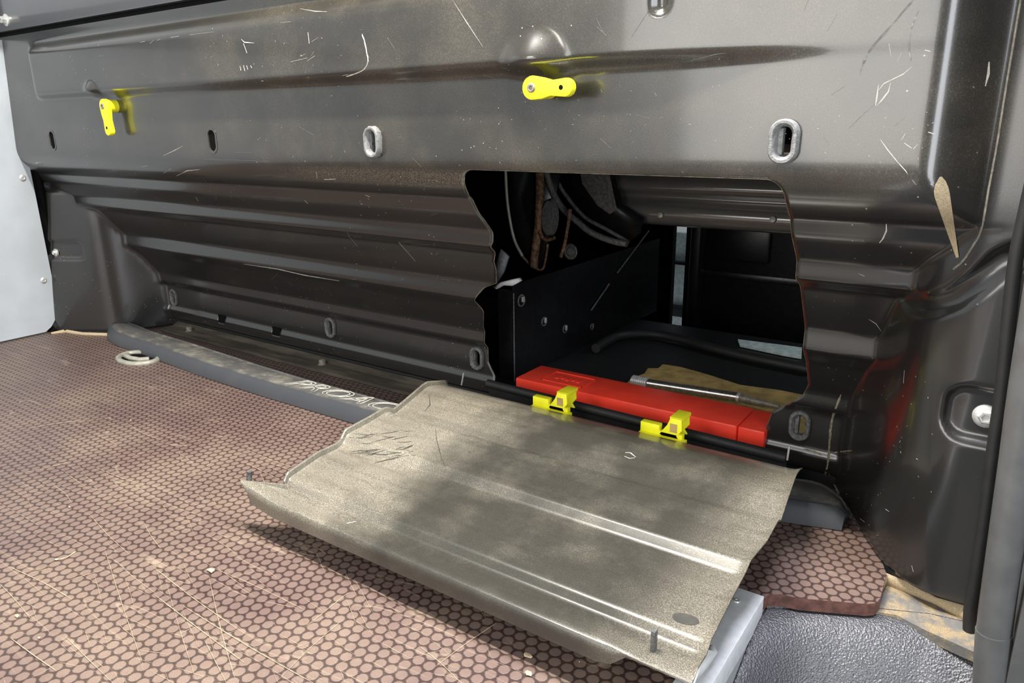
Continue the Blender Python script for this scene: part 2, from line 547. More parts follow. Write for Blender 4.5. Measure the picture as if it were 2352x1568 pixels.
cols = np.unique(np.round(np.concatenate([np.arange(-1.76, -1.2, .0045), np.arange(-1.2, -.7, .004), np.arange(-.7, .032, .003)]), 5))
uL, uR = -.60, -.20
cols[np.argmin(abs(cols - uL))] = uL; cols[np.argmin(abs(cols - uR))] = uR
rows = np.unique(np.round(np.concatenate([np.arange(.004, .62, .0026), [HZT, HZB], HZT - .017 * (1 - np.cos(np.linspace(0, 1.4, 9)))]), 5))
keep = [rows[0]]
for z in rows[1:]:
    if z - keep[-1] > .0007 or z in (round(HZT, 5), round(HZB, 5)): keep.append(z)
rows = np.array(keep)
iL, iR = int(np.argmin(abs(cols - uL))), int(np.argmin(abs(cols - uR)))
kT, kB = int(np.argmin(abs(rows - HZT))), int(np.argmin(abs(rows - HZB)))
U, Z = np.meshgrid(cols, rows, indexing='ij')
el, er = edge_at(LE, rows, 1), edge_at(RE, rows, -1)
wl = np.clip(1 - np.abs(U - uL) / .19, 0, 1); wr = np.clip(1 - np.abs(U - uR) / .14, 0, 1)
Xg = U + wl * (el[None, :] - uL) + wr * (er[None, :] - uR)
Yg = dep(Xg, Z)
holes = []          # oblong holes: centre x, z, half length, half width


def slot_hole(p, hl, hw): holes.append((p[0], p[2], hl, hw)); return p


P_SLOTS = [slot_hole(surf(120, 322), .0158, .0092), slot_hole(surf(487, 323), .0158, .0092)]
P_GROM = [slot_hole(surf(u, v), .0130, .0068) for u, v in ((861, 326), (1803, 325), (400, 683), (760, 752), (1097, 822), (1838, 976))]
SQ = [surf(508, 737), surf(633, 766)]
nx, nz = len(cols), len(rows)
verts = np.stack([Xg, Yg, Z], -1).reshape(-1, 3)
faces = []
xc = .25 * (Xg[:-1, :-1] + Xg[1:, :-1] + Xg[:-1, 1:] + Xg[1:, 1:]); zc = .25 * (Z[:-1, :-1] + Z[1:, :-1] + Z[:-1, 1:] + Z[1:, 1:])
cut = np.zeros(xc.shape, bool)
cut[iL:iR, kB:kT] = True
for hx, hz, hl, hw in holes: cut |= np.hypot(xc - hx, np.maximum(np.abs(zc - hz) - (hl - hw), 0)) < hw
for q in SQ: cut |= (np.abs(xc - q[0]) < .0115) & (np.abs(zc - q[2] - .003) < .0085)
for i in range(nx - 1):
    for k in range(nz - 1):
        if not cut[i, k]:
            a = i * nz + k; faces.append((a, a + nz, a + nz + 1, a + 1))
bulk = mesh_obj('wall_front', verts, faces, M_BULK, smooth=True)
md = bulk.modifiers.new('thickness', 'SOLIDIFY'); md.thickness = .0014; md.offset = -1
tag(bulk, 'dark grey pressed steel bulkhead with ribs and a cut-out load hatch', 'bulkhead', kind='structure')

# bare metal rim around the hatch cut-out
rim = [(el[k], dep(el[k], rows[k]), rows[k]) for k in range(kB, kT + 1)]
top = [(x, dep(x, HZT), HZT) for x in np.linspace(el[kT], er[kT], 40)[1:-1]]
rim2 = [(er[k], dep(er[k], rows[k]), rows[k]) for k in range(kT, kB - 1, -1)]
rr = [np.array(p) + (0, .0012, 0) for p in rim + top + rim2]
tag(tube('hatch_rim', rr, .0009, M_EDGE, bulk, n=6), 'worn cut edge of the hatch opening')


def ring(name, p, hl, hw, w, h, mat, ribs=False, parent=bulk):
    """oblong collar around a slot, standing proud of the sheet"""
    M = wall_frame(p); n = 28
    def loop(off, z):
        out = []
        for k in range(n):
            a = 2 * PI * k / n; cy = (hl - hw) * (1 if math.sin(a) >= 0 else -1)
            r = hw + off * (1 + (.06 * math.cos(a * 14) if ribs and off > w * .8 else 0))
            out.append(M @ Vector((r * math.cos(a), cy + r * math.sin(a), z)))
        return out
    prof = [(0, -.006), (0, h * .45), (w * .25, h * .8), (w * .45, h), (w * .8, h), (w, h * .75), (w, -.002)]
    V = [q for o, z in prof for q in loop(o, z)]; m = len(prof)
    F = [(i * n + k, i * n + (k + 1) % n, (i + 1) * n + (k + 1) % n, (i + 1) * n + k) for i in range(m - 1) for k in range(n)]
    return mesh_obj(name, V, F, mat, parent, angle=35)


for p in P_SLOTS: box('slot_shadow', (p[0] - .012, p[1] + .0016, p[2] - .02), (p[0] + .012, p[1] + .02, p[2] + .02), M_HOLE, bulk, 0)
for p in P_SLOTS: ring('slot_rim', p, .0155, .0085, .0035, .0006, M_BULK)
gl = ['pale grey nylon grommet in the upper row', 'pale grey nylon grommet right of the hatch top', 'dark ribbed grommet in the left corner of the recess', 'dark ribbed grommet low in the recess', 'dusty grommet beside the hatch opening', 'dusty grommet right of the hatch bottom']
for i, p in enumerate(P_GROM):
    g = ring('grommet', p, .0128, .0064, .0062, (.0085, .0085, .004, .005, .006, .006)[i], M_GREYP if i in (0, 1) else M_DARKP, ribs=i in (0, 2, 3, 4))
    tag(g, gl[i])
    box('grommet_core', (-.0078, -.0115, -.007), (-.0018 if i in (1, 5) else -.0048, .0115, .001), M_GREYP if i in (0, 1) else M_DARKP, g, .0008, wall_frame(p))
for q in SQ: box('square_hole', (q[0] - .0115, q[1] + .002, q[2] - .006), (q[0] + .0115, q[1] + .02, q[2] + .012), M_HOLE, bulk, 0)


def hexbolt(name, M, r, mat, parent, h=.005, washer=True):
    b = lathe(name, [(0.0001, -.002), (r, -.002), (r, .0012), (r * .86, .0022), (r * .7, .0026), (.0001, .0026)], mat, M, parent) if washer else None
    hx = lathe('bolt_head', [(.0001, .001), (r * .62, .001), (r * .62, h * .85), (r * .5, h), (r * .34, h), (r * .30, h * .7), (.0001, h * .7)], mat, M, b or parent, n=6 if washer else 16, angle=20)
    return b or hx


b1 = hexbolt('bolt', frame(surf(2265, 955), (1, 0, 0), (0, 0, 1), (.05, -1, 0)), .0105, M_ZINC, bulk, .006)
tag(b1, 'pale zinc hexagon bolt with flange in the right corner seat')
hexbolt('bolt', wall_frame(surf(128, 580)), .0085, M_ZINC, bulk, .006)

# paint chips and scratches, each a thin sliver lying on the sheet


def sliver_verts(pts, wd, lift=.0005, fn=surf):
    P = [fn(u, v, lift) for u, v in pts]
    V, F = [], []
    for i, p in enumerate(P):
        a = P[max(i - 1, 0)]; b = P[min(i + 1, len(P) - 1)]
        t = np.array(b) - a; t /= np.linalg.norm(t) + 1e-9
        nrm = CAM - p; nrm /= np.linalg.norm(nrm)
        s = np.cross(t, nrm); s /= np.linalg.norm(s) + 1e-9
        k = wd * (.85 if 0 < i < len(P) - 1 else .25) * .5 * random.uniform(.7, 1.2)
        V += [p - s * k, p + s * k]
        if i: F.append((2 * i - 2, 2 * i - 1, 2 * i + 1, 2 * i))
    return V, F


def slivers(name, lines, mat, parent, fn=surf, label=None):
    V, F = [], []
    for pts, wd in lines:
        v, f = sliver_verts(pts, wd, fn=fn); n = len(V); V += v; F += [tuple(i + n for i in q) for q in f]
    o = mesh_obj(name, V, F, mat, parent); tag(o, label, kind='stuff'); return o


def curve_px(pts, n=5): return [tuple(p) for p in spline(pts, n)]


pale = [
    (curve_px([(832, 78), (838, 95), (843, 120), (846, 140), (838, 158), (820, 168), (795, 176)]), .0016),
    ([(555, 90), (562, 97), (585, 99)], .0015), ([(560, 100), (568, 122)], .0018), ([(708, 74), (711, 100)], .0022), ([(716, 96), (732, 86)], .0018),
    ([(668, 142), (706, 133)], .0020), ([(690, 130), (702, 124)], .0015), ([(706, 140), (724, 128)], .0024), ([(716, 128), (722, 118)], .0015), ([(702, 165), (706, 178)], .0016),
    ([(552, 152), (554, 162)], .0022), ([(560, 150), (563, 163)], .0022), ([(567, 150), (570, 160)], .0018), ([(576, 150), (579, 156)], .0018),
    ([(322, 97), (334, 95)], .0022), ([(345, 100), (354, 92)], .0022), ([(362, 93), (369, 89)], .0026), ([(393, 86), (412, 83)], .0018), ([(436, 80), (492, 73)], .0013), ([(690, 20), (725, 26), (752, 27)], .0012), ([(645, 52), (668, 50)], .0014),
    ([(376, 357), (400, 346), (421, 335)], .0013), ([(324, 383), (340, 380)], .0012), ([(406, 404), (430, 392), (460, 389)], .0010), ([(376, 398), (393, 387)], .0011), ([(727, 395), (729, 410)], .0030), ([(745, 412), (772, 411)], .0022),
    ([(787, 174), (800, 171)], .0016), ([(600, 186), (606, 186)], .002),
    ([(2046, 190), (2041, 210), (2024, 232), (2014, 243)], .0013), ([(2018, 195), (2014, 225), (2011, 243)], .0015), ([(2096, 152), (2075, 170), (2030, 192), (2018, 208)], .0011),
    ([(2022, 320), (2040, 345), (2062, 372), (2080, 392), (2105, 425)], .0007), ([(2132, 303), (2146, 308)], .0028), ([(2070, 322), (2080, 306)], .0013), ([(2077, 328), (2094, 340)], .0018), ([(2098, 342), (2109, 330)], .0013), ([(2124, 115), (2137, 118)], .0018),
    ([(2263, 198), (2268, 170), (2272, 142)], .0035), ([(2036, 514), (2036, 530), (2028, 548), (2020, 558)], .0015), ([(1972, 628), (1986, 634)], .0014), ([(2042, 100), (2047, 130)], .0009), ([(2062, 140), (2072, 120)], .0010),
    ([(1996, 733), (2012, 743), (2024, 760)], .0007), ([(2077, 850), (2075, 880)], .0009), ([(1500, 470), (1500, 471)], .001),
    ([(1504, 213), (1509, 221)], .0015), ([(1380, 205), (1384, 212)], .0012), ([(916, 556), (955, 600)], .0008), ([(800, 540), (822, 566)], .0007), ([(2094, 1298), (2098, 1312)], .0016), ([(1975, 1190), (1986, 1198)], .0016), ([(2034, 1168), (2042, 1174)], .0013),
    ([(560, 606), (640, 618), (700, 632), (780, 645)], .0010), ([(700, 460), (708, 468)], .0013), ([(450, 452), (456, 462)], .0014), ([(845, 455), (888, 490)], .0009), ([(840, 448), (850, 452)], .0012),
]
for _ in range(170):      # small chips in the zones where the paint is peppered
    zx, zy, sx, sy = random.choice([(1050, 300, 70, 45), (1320, 280, 60, 40), (700, 330, 60, 50), (1850, 300, 60, 60), (1650, 180, 50, 25), (870, 470, 50, 30), (2090, 330, 40, 40), (720, 120, 60, 60), (2060, 1000, 70, 90), (960, 410, 90, 12), (1950, 1200, 50, 60), (1500, 300, 90, 50), (850, 560, 200, 60)])
    u = random.gauss(zx, sx); v = random.gauss(zy, sy)
    if 1060 < u < 1850 and v > 380: continue
    if not (20 < u < 2230 and 15 < v < 1250): continue
    ln = random.uniform(1.5, 5); a = random.uniform(0, PI)
    pale.append(([(u, v), (u + ln * math.cos(a), v + ln * math.sin(a))], random.uniform(.0005, .0014)))
slivers('paint_chip', pale, M_CHIP, bulk, label='pale chips and scratches through the dark paint')
faint = [
    (curve_px([(2098, 0), (2060, 45), (2015, 95), (1990, 130), (1975, 172)]), .0022), (curve_px([(2110, 25), (2095, 60), (2088, 100), (2092, 140)]), .0012),
    ([(1040, 0), (1075, 55), (1110, 108)], .0010), ([(1490, 25), (1455, 80), (1430, 130)], .0010), ([(1582, 140), (1640, 125), (1668, 122)], .0010),
    ([(1950, 295), (1985, 260), (2010, 240)], .0009), ([(1925, 30), (1900, 72)], .0010), ([(2055, 290), (2078, 270)], .0010), ([(730, 258), (740, 246)], .001), ([(540, 350), (580, 350)], .001), ([(470, 365), (620, 370)], .0008),
]
for _ in range(60):
    u = random.uniform(350, 2150); v = random.uniform(20, 370) if random.random() < .7 else random.uniform(420, 700)
    if 1040 < u < 1860 and v > 370: continue
    a = random.uniform(-1.2, 1.2); ln = random.uniform(8, 45)
    faint.append(([(u, v), (u + ln * math.cos(a), v + ln * math.sin(a))], random.uniform(.0004, .0009)))
slivers('dust_line', [(curve_px([(1932, 905), (1912, 960), (1906, 1010), (1902, 1060), (1893, 1100)]), .0030), (curve_px([(1903, 1085), (1925, 1130), (1940, 1190), (1958, 1235)]), .0022), (curve_px([(1845, 1030), (1870, 1036), (1888, 1045)]), .0026), (curve_px([(1908, 1040), (1935, 1036), (1958, 1034)]), .0015)], simple('settled_dust', (.21, .185, .13), .85, var=.5, scale=300), bulk, label='dull dust lines in the right corner crease')
slivers('scuff_mark', faint, M_FAINT, bulk, label='faint grey scuffs rubbed into the paint')
tag(tube('crease_glint', [surf(*q, .0002) for q in curve_px([(2344, 0), (2331, 80), (2317, 163), (2303, 250), (2290, 333), (2272, 430), (2255, 525), (2238, 560), (2213, 598), (2190, 618)], 4)], .0011, M_BOLT, bulk, n=6), 'pale bead painting the bright crease along the raised face')  # thin bead added along the crease for its bright edge reflection
# sand lying in the bottom right corner of the raised face
gx = []
for i in range(15):
    t = i / 14; c0 = np.array((2131, 415)) * (1 - t) + np.array((2196, 592)) * t; c1 = np.array((2178, 400)) * (1 - t) + np.array((2203, 590)) * t
    wk = min(1, .12 + (t / .22) ** .6); cm = c0 * .35 + c1 * .65
    gx.append([surf(*(cm + ((c0 * (1 - s) + c1 * s) - cm) * wk), .0009) for s in np.linspace(0.05, .95, 7)])
V = [p for r_ in gx for p in r_]; F = [(i * 7 + j, i * 7 + j + 1, (i + 1) * 7 + j + 1, (i + 1) * 7 + j) for i in range(14) for j in range(6)]
tag(mesh_obj('sand_film', V, F, M_SAND, bulk, smooth=True), 'pale sand stuck in the corner fold', kind='stuff')

# ------------------------------------------------------------------ sheet above the bulkhead
up = box('wall_front_upper', (-1.80, -.010, .602), (.035, .012, .90), M_UPPER, None, .002)
tag(up, 'dark upper partition sheet above the seam at top left', 'wall panel', kind='structure')
ub = hexbolt('bolt', wall_frame(at(14, 46, 1, -.011)), .0105, M_ZINC, up, .010)
box('seam_strip', (-1.80, -.001, .5955), (-.60, .012, .6035), M_HOLE, bulk, 0)

# ------------------------------------------------------------------ left wall sheet (leans with the van side)


def on_left(u, v, off=0.0):
    d = ray(u, v); t = (-1.730 + off + .15 * CAM[2] - 0 - CAM[0]) / (d[0] - .15 * d[2]); return CAM + t * d


out = [(-40, 90), (6, 92), (30, 205), (55, 320), (82, 450), (108, 580), (128, 680), (133, 705), (130, 728), (118, 750), (106, 766)]
P = [on_left(u, v) for u, v in out]
P[0] = np.array([-1.73 + .15 * .62, -3.0, .62]); P.append(np.array([-1.728, -3.0, .004]))
P[-2][2] = .004
Pb = [p + np.array([-.004, 0, 0]) for p in P]; n = len(P)
lw = mesh_obj('wall_left', P + Pb, [tuple(range(n - 1, -1, -1)), tuple(range(n, 2 * n))] + [(i, (i + 1) % n, n + (i + 1) % n, n + i) for i in range(n)], M_WALLL)
tag(lw, 'light grey side lining sheet with rounded lower corner', 'wall panel', kind='structure')
wu = box('wall_left_upper', (-1.70, -3.0, .625), (-1.64, -.02, 1.45), M_WALLL, None, .004)
tag(wu, 'light grey upper lining of the left side', 'wall panel', kind='structure')
for u, v in ((52, 408), (100, 643)):
    p = on_left(u, v)
    lathe('screw', [(.0001, -.002), (.0065, -.001), (.006, .0012), (.0035, .0026), (.0028, .0018), (.0001, .0016)], M_ZINC, frame(p, (0, 1, 0), (0, 0, 1), (1, 0, -.15)), lw, 16)
# dark seal in the gap between lining and bulkhead
sp = [on_left(u + 5, v, -.012) + (0, .006, 0) for u, v in out[1:]]
tube('gap_seal', sp, .010, M_HOLE, lw, 8)

# ------------------------------------------------------------------ floor
LEDGE = [(-.067, .054), (-.080, .085), (-.105, .13), (-.135, .19)]
fl = [(-1.76, -1.4), (-.1535, -1.4), (-.1535, -.064), (-.150, -.048), (-.140, -.041), (-.125, -.038), (-.0705, -.012), (-.064, -.006), (-.062, .004), (-.064, .050), (-.075, .080), (-.100, .125), (-.13, .19), (-.13, .215), (-1.76, .215)]
fo = plate('floor', fl, -.013, M_FLOOR)
fo.data.materials.append(M_PLYEDGE)
for p_ in fo.data.polygons:
    if abs(p_.normal.z) < .5: p_.material_index = 1
tag(fo, 'brown hexagon-patterned plywood floor, scratched and dusty', 'floor', kind='structure')


def floor_pt(u, v, lift=0.0): return at(u, v, 2, .0006 + lift)


fs = []
for (a, b, c, d_, wd) in ((350, 1300, 540, 1440, 1.1), (20, 1300, 165, 1375, 1.2), (25, 1465, 130, 1540, 1.2), (355, 1365, 560, 1520, 1.3), (480, 1325, 540, 1560, 1.0), (480, 1300, 700, 1400, .8), (290, 970, 370, 1010, .9), (215, 1070, 320, 1110, .9), (560, 1030, 680, 1075, .9), (640, 965, 585, 1000, .8), (205, 1180, 300, 1275, .8), (330, 1200, 370, 1260, .9), (240, 1260, 330, 1530, .7), (0, 1340, 70, 1420, .9), (380, 1330, 450, 1560, .6), (420, 1390, 720, 1568, 1.0), (1000, 1530, 1140, 1430, 1.0), (960, 1480, 1060, 1568, .7), (130, 1285, 175, 1265, 2.4), (610, 1060, 690, 1090, .8), (700, 1440, 800, 1360, .8), (640, 1560, 790, 1420, .8), (150, 1460, 260, 1568, .8), (470, 1470, 520, 1568, .8), (60, 985, 200, 965, .9), (20, 1090, 160, 1060, .8), (640, 1100, 560, 1060, .8)):
    m = ((a + c) / 2 + random.uniform(-4, 4), (b + d_) / 2 + random.uniform(-4, 4))
    fs.append((curve_px([(a, b), m, (c, d_)], 4), .00055 * wd))
for _ in range(230):
    u = random.uniform(0, 1150); v = random.uniform(1000, 1560)
    a = random.choice([.55, .6, .5, 1.1, 1.2, -.5, -.35, .2]) + random.uniform(-.12, .12); ln = random.uniform(15, 110)
    fs.append(([(u, v), (u + ln * .5 * math.cos(a) + random.uniform(-2, 2), v + ln * .5 * math.sin(a)), (u + ln * math.cos(a), v + ln * math.sin(a))], random.uniform(.00018, .00036)))
M_FSCR = simple('floor_scratch', (.44, .33, .22), .8, spec=.2, var=.3, scale=300)
slivers('floor_scratch', fs, M_FSCR, fo, floor_pt, 'pale scratches in the floor film')
# wood crumbs
crumbs = []
for u, v, r in ((1212, 1506, .0035), (485, 1312, .004), (130, 1285, .002), (40, 1415, .0025), (1215, 1548, .003), (160, 1165, .0018), (300, 965, .0015), (90, 1465, .0015)):
    p = floor_pt(u, v); bm = bmesh.new(); bmesh.ops.create_icosphere(bm, subdivisions=1, radius=r)
    for v_ in bm.verts: v_.co = Vector((v_.co.x * 1.4 * random.uniform(.6, 1.2), v_.co.y * random.uniform(.5, 1), v_.co.z * .4 + r * .3)) + Vector(p)
    bm_obj('wood_crumb', bm, M_SAND, fo)
# dust ridge along the foot of the left column
pts = [floor_pt(u, v) for u, v in ((118, 766), (150, 762), (190, 768), (250, 770), (262, 768))]
tube('dust_ridge', pts, [.003, .006, .005, .005, .003], M_SAND, fo, 8, flat=.25)

# ------------------------------------------------------------------ dirty rail at the foot of the recess
rail = mesh_obj('trim_1', *(lambda V, F: (V, F))(*(lambda: ([(x, y, z) for x in (-1.53, -.66) for (y, z) in ((.158, .001), (.160, .006), (.188, .008), (.201, .014), (.204, .001))], [(i, i + 1, i + 6, i + 5) for i in range(4)] + [(0, 4, 3, 2, 1)[::-1], (5, 6, 7, 8, 9)]))()), M_RAIL)
tag(rail, 'dirt-caked rail along the foot of the bulkhead recess', 'rail', kind='structure')
for u, v in ((435, 757), (740, 828), (1150, 925)):
    p = at(u, v, 1, .182)
    p[2] = max(p[2], .006)
    lathe('bolt', [(.0001, -.004), (.009, -.004), (.009, .0), (.0065, .001), (.0062, .008), (.004, .0095), (.0001, .0095)], M_BOLT, frame((p[0], p[1], .007), (1, 0, 0), (0, 1, 0), (0, 0, 1)) if u < 1000 else frame(p, (1, 0, 0), (0, .5, .8), (0, -.8, .5)), rail, 14)

# ------------------------------------------------------------------ threshold strip (bowed, bevelled front)
rt = thing('threshold_strip', (0, 0, 0), 'bowed black plastic threshold strip on the floor before the bulkhead', 'threshold')
fx = [(-1.622, .100), (-1.60, .072), (-1.56, .058), (-1.515, .047), (-1.36, .040), (-1.195, .029), (-1.005, .024), (-.79, .026), (-.55, .036), (-.35, .058), (-.183, .090), (-.125, .106), (-.118, .112)]
bx = [(-1.622, .108), (-1.60, .126), (-1.56, .124), (-1.479, .112), (-1.314, .106), (-1.09, .092), (-.967, .087), (-.766, .087), (-.55, .098), (-.35, .120), (-.20, .160), (-.150, .186), (-.126, .150), (-.118, .122)]
xx = np.linspace(-1.622, -.118, 160)
fy = gauss(np.interp(xx, *zip(*fx)), 2, 0); by = gauss(np.interp(xx, *zip(*bx)), 2, 0)
V, F = [], []
for x, a, b in zip(xx, fy, by):
    wd = b - a; bevw = min(.012, wd * .45); k = min(1, (x + 1.63) / .03, (-.110 - x) / .012); k = max(.25, k)
    for s, z in ((0, .001), (.0015, .007 * k), (bevw * .50, .0175 * k), (bevw * .80, .0222 * k), (bevw, .0236 * k), (bevw + .002, .0224 * k), (bevw + .005, .0224 * k), (bevw + .007, .0236 * k), (wd - .011, .0215 * k), (wd - .009, .0203 * k), (wd - .006, .0203 * k), (wd - .004, .0215 * k), (wd - .001, .020 * k), (wd, .001)):
        V.append((x, a + min(s, wd), z))
m = 14
F = [(i * m + j, (i + 1) * m + j, (i + 1) * m + j + 1, i * m + j + 1) for i in range(len(xx) - 1) for j in range(m - 1)]
F += [tuple(range(m)), tuple((len(xx) - 1) * m + j for j in range(m - 1, -1, -1)), ]
mesh_obj('strip_body', V, F, M_RAMP, rt, angle=40)
tx = bpy.data.curves.new('lettering', 'FONT'); tx.body = 'PROACE'; tx.size = .050; tx.shear = .45; tx.fill_mode = 'NONE'; tx.bevel_depth = .0008; tx.bevel_resolution = 0; tx.resolution_u = 3
tx.space_character = 1.05
to = bpy.data.objects.new('lettering', tx); COL.objects.link(to)
bpy.context.view_layer.update()
lm = bpy.data.meshes.new_from_object(to.evaluated_get(bpy.context.evaluated_depsgraph_get()))
bpy.data.objects.remove(to)
lw_ = max(v.co.x for v in lm.vertices); M_LET = simple('rubbed_lettering', (.62, .60, .53), .7, var=.25, scale=300)
p0, p1 = np.array((-.972, .0450, 0)), np.array((-.695, .0490, 0)); ang = math.atan2(p1[1] - p0[1], p1[0] - p0[0]); sx = np.linalg.norm((p1 - p0)[:2]) / lw_
lm.transform(Matrix.Translation((p0[0], p0[1], .0229)) @ Matrix.Rotation(ang, 4, 'Z') @ Matrix.Diagonal((sx, .93, .8, 1)))
lm.materials.clear(); lm.materials.append(M_LET)
link(bpy.data.objects.new('lettering', lm), rt)

# tie-down ring lying on the floor at the strip's left end
tr = thing('tie_down_ring', tuple(floor_pt(312, 825)), 'pale oval tie-down ring in the floor beside the threshold strip', 'tie-down ring')
c = floor_pt(318, 824); cc = np.array(c)
L = tr.location
def ovl(rx, ry, z, n=40): return [np.array((c[0] + rx * math.cos(2 * PI * k / n), c[1] + ry * math.sin(2 * PI * k / n), z)) - np.array(L) for k in range(n)]
tube('rim', ovl(.047, .030, .002), .0055, M_RING, tr, 8, True)
tube('shackle', [np.array((c[0] + a, c[1] + b, .006)) - np.array(L) for a, b in ((-.030, -.004), (-.024, -.012), (0, -.015), (.026, -.010), (.036, .002))], .005, M_RING, tr, 8)
plate('cup', [(p[0], p[1]) for p in ovl(.044, .027, 0)], .001, M_HOLE, Matrix.Translation((0, 0, -.0003)), tr)

# ------------------------------------------------------------------ right side: ledge, step tray, edge strip, pillar
lg = [at(u, v, 2, -.012)[:2] for u, v in ((2000, 1400), (2035, 1335), (2060, 1338), (2130, 1375), (2222, 1412), (2250, 1440), (2250, 1500), (2120, 1442), (2060, 1410))]
lg[1] = np.array((-.075, .10)); lg[2] = np.array((-.05, .10)); lg[3] = np.array((-.02, .075)); lg[4] = np.array((.05, .06)); lg[5] = np.array((.05, .02))
le = plate('trim_2', lg, -.01, M_LEDGE, Matrix.Translation((0, 0, -.013)))
tag(le, 'sandy metal ledge between the ply floor and the pillar', 'ledge', kind='structure')
sv = [at(u, v, 2, -.008) for u, v in ((2008, 1385), (2030, 1330), (2075, 1345), (2150, 1380), (2215, 1408), (2222, 1432))]
tube('sand_ridge', sv, [.005, .008, .006, .004, .008, .005], M_SAND, le, 8, flat=.45)
gv = [(x, .012 + .05 * (x + .14) / -.2 * 0, 0) for x in (0,)]

tray = thing('step_tray', (0, 0, -.2), 'black grained plastic step tray sunk beside the edge strip', 'tray')
nxg, nyg = 70, 80
V, F = [], []
for i in range(nxg):
    s = i / (nxg - 1)
    for j in range(nyg):
        t = j / (nyg - 1)
        yb = np.interp(s, [0, .35, .7, 1], [-.045, -.004, .025, .035])      # back rim, runs along the ply and the ledge
        x = -.152 + s * .186; y = yb - t * .62
        lip = sst(np.array(t * .62), .012, .16); lf = sst(np.array(s * .186), .0, .05); rg = sst(np.array((1 - s) * .186), -.01, .035)
        z = -.0155 - .135 * float(lip * (.35 + .65 * lf)) * (.75 + .25 * float(rg)) - .02 * float(sst(np.array(t), .2, .9))
        V.append((x, y, z + .2))
F = [(i * nyg + j, (i + 1) * nyg + j, (i + 1) * nyg + j + 1, i * nyg + j + 1) for i in range(nxg - 1) for j in range(nyg - 1)]
to_ = mesh_obj('tray_shell', V, [f[::-1] for f in F], M_TRAY, tray, smooth=True)
to_.modifiers.new('thickness', 'SOLIDIFY').thickness = .003
rimp = [(V[i * nyg][0], V[i * nyg][1], V[i * nyg][2]) for i in range(nxg)] + [V[(nxg - 1) * nyg + j] for j in range(1, nyg)]
tube('tray_rim', rimp[::2], .0028, M_TRAY, tray, 8)

st = thing('edge_strip', (-.165, -.7, 0), 'bare aluminium edging strip along the ply beside the step tray', 'strip')
box('strip_body', (-.013, -.7, .0002), (.0135, .642, .0034), M_ALU, st, .0008)
box('strip_flange', (.0115, -.7, -.022), (.0137, .6405, .003), M_ALU, st, .0006)
p = at(1692, 1379, 2, .0034)
lathe('screw', [(.0001, .0), (.0034, .0), (.003, .0009), (.0012, .0011), (.001, .0005), (.0001, .0005)], M_ZINC, Matrix.Translation((p[0] + .165, p[1] + .7, .0034)), st, 14)

# door pillar trim: a rounded vertical cover with a joint
pil = [at(u, v, 1, -.04) for u, v in ((2560, -500), (2440, 400), (2392, 700), (2360, 900), (2338, 1060), (2312, 1240), (2292, 1380), (2283, 1452))]
tp = tube('trim_3', spline([tuple(p) for p in pil], 6), .0125, M_TRIM, None, 20)
tag(tp, 'rounded grey pillar trim at the right edge', 'pillar trim', kind='structure')
pil2 = [at(u, v, 1, -.04) for u, v in ((2283, 1449), (2276, 1568), (2266, 1700))]
tube('lower_cover', [tuple(p) for p in pil2], .0131, M_TRIM, tp, 20)
# black rubber seal between bulkhead and pillar
sl = [at(u, v, 1, .018) for u, v in ((2380, 380), (2348, 520), (2332, 600), (2318, 720), (2300, 900), (2283, 1020), (2262, 1180), (2240, 1330), (2228, 1400), (2226, 1450))]
tube('door_seal', spline([tuple(p) for p in sl], 5), .0052, M_RUBBER, tp, 10)
box('wall_right', (.040, -.05, -.2), (.06, .3, .9), M_TRIM, None, .002)
tag(bpy.data.objects['wall_right'], 'grey door frame behind the pillar trim', 'wall panel', kind='structure')

# ------------------------------------------------------------------ the hatch panel, folded down on its hinge
PAN = [(-.006, .002), (-.002, .0042), (.012, .0085), (.026, .0128), (.031, .0140), (.036, .0145), (.046, .0147), (.050, .0142), (.0878, .0072), (.112, .0010), (.1145, .0003), (.1170, .0002), (.1190, .0012), (.127, .0072), (.1300, .0088), (.1330, .0094), (.138, .0094), (.170, .0072), (.203, .005), (.2058, .0044), (.2080, .0028), (.2135, -.0036), (.2160, -.0058), (.2190, -.0066), (.231, -.0060), (.260, -.0052), (.3020, -.0106), (.3060, -.0110), (.3085, -.0118), (.3105, -.0138), (.3140, -.0184), (.3160, -.0200), (.319, -.0206), (.336, -.0199), (.3425, -.0203), (.3450, -.0215), (.3465, -.0240), (.3470, -.0280), (.3472, -.0385)]
FE = .3424
HY = .095


PAN = [(s, (.008 - .082 * s) + .75 * (nn - (.008 - .082 * s)) if s < .33 else nn) for s, nn in PAN]


def pan_pt(s, nn): return HY - s, .0595 + nn + .028 * s


pn = thing('hatch_panel', (-.4, .1, 0), 'dusty ribbed metal hatch panel folded down onto the floor', 'hatch panel')
O = np.array((-.4, .1, 0))


def pan_hit(u, v, rim=0.0):
    d = ray(u, v); ts = np.linspace(.35, 1.3, 4000); P = CAM + ts[:, None] * d
    ss = HY - P[:, 1]; a, b = zip(*PAN); zz = .0595 + rim + np.interp(ss, a, b) + .028 * ss
    i = np.argmax(P[:, 2] < zz); return P[i], ss[i]


def side_of(pix, rim):
    q = sorted((pan_hit(u, v, rim)[1], pan_hit(u, v, rim)[0][0]) for u, v in pix)
    return np.array([a for a, b in q]), np.array([b for a, b in q])


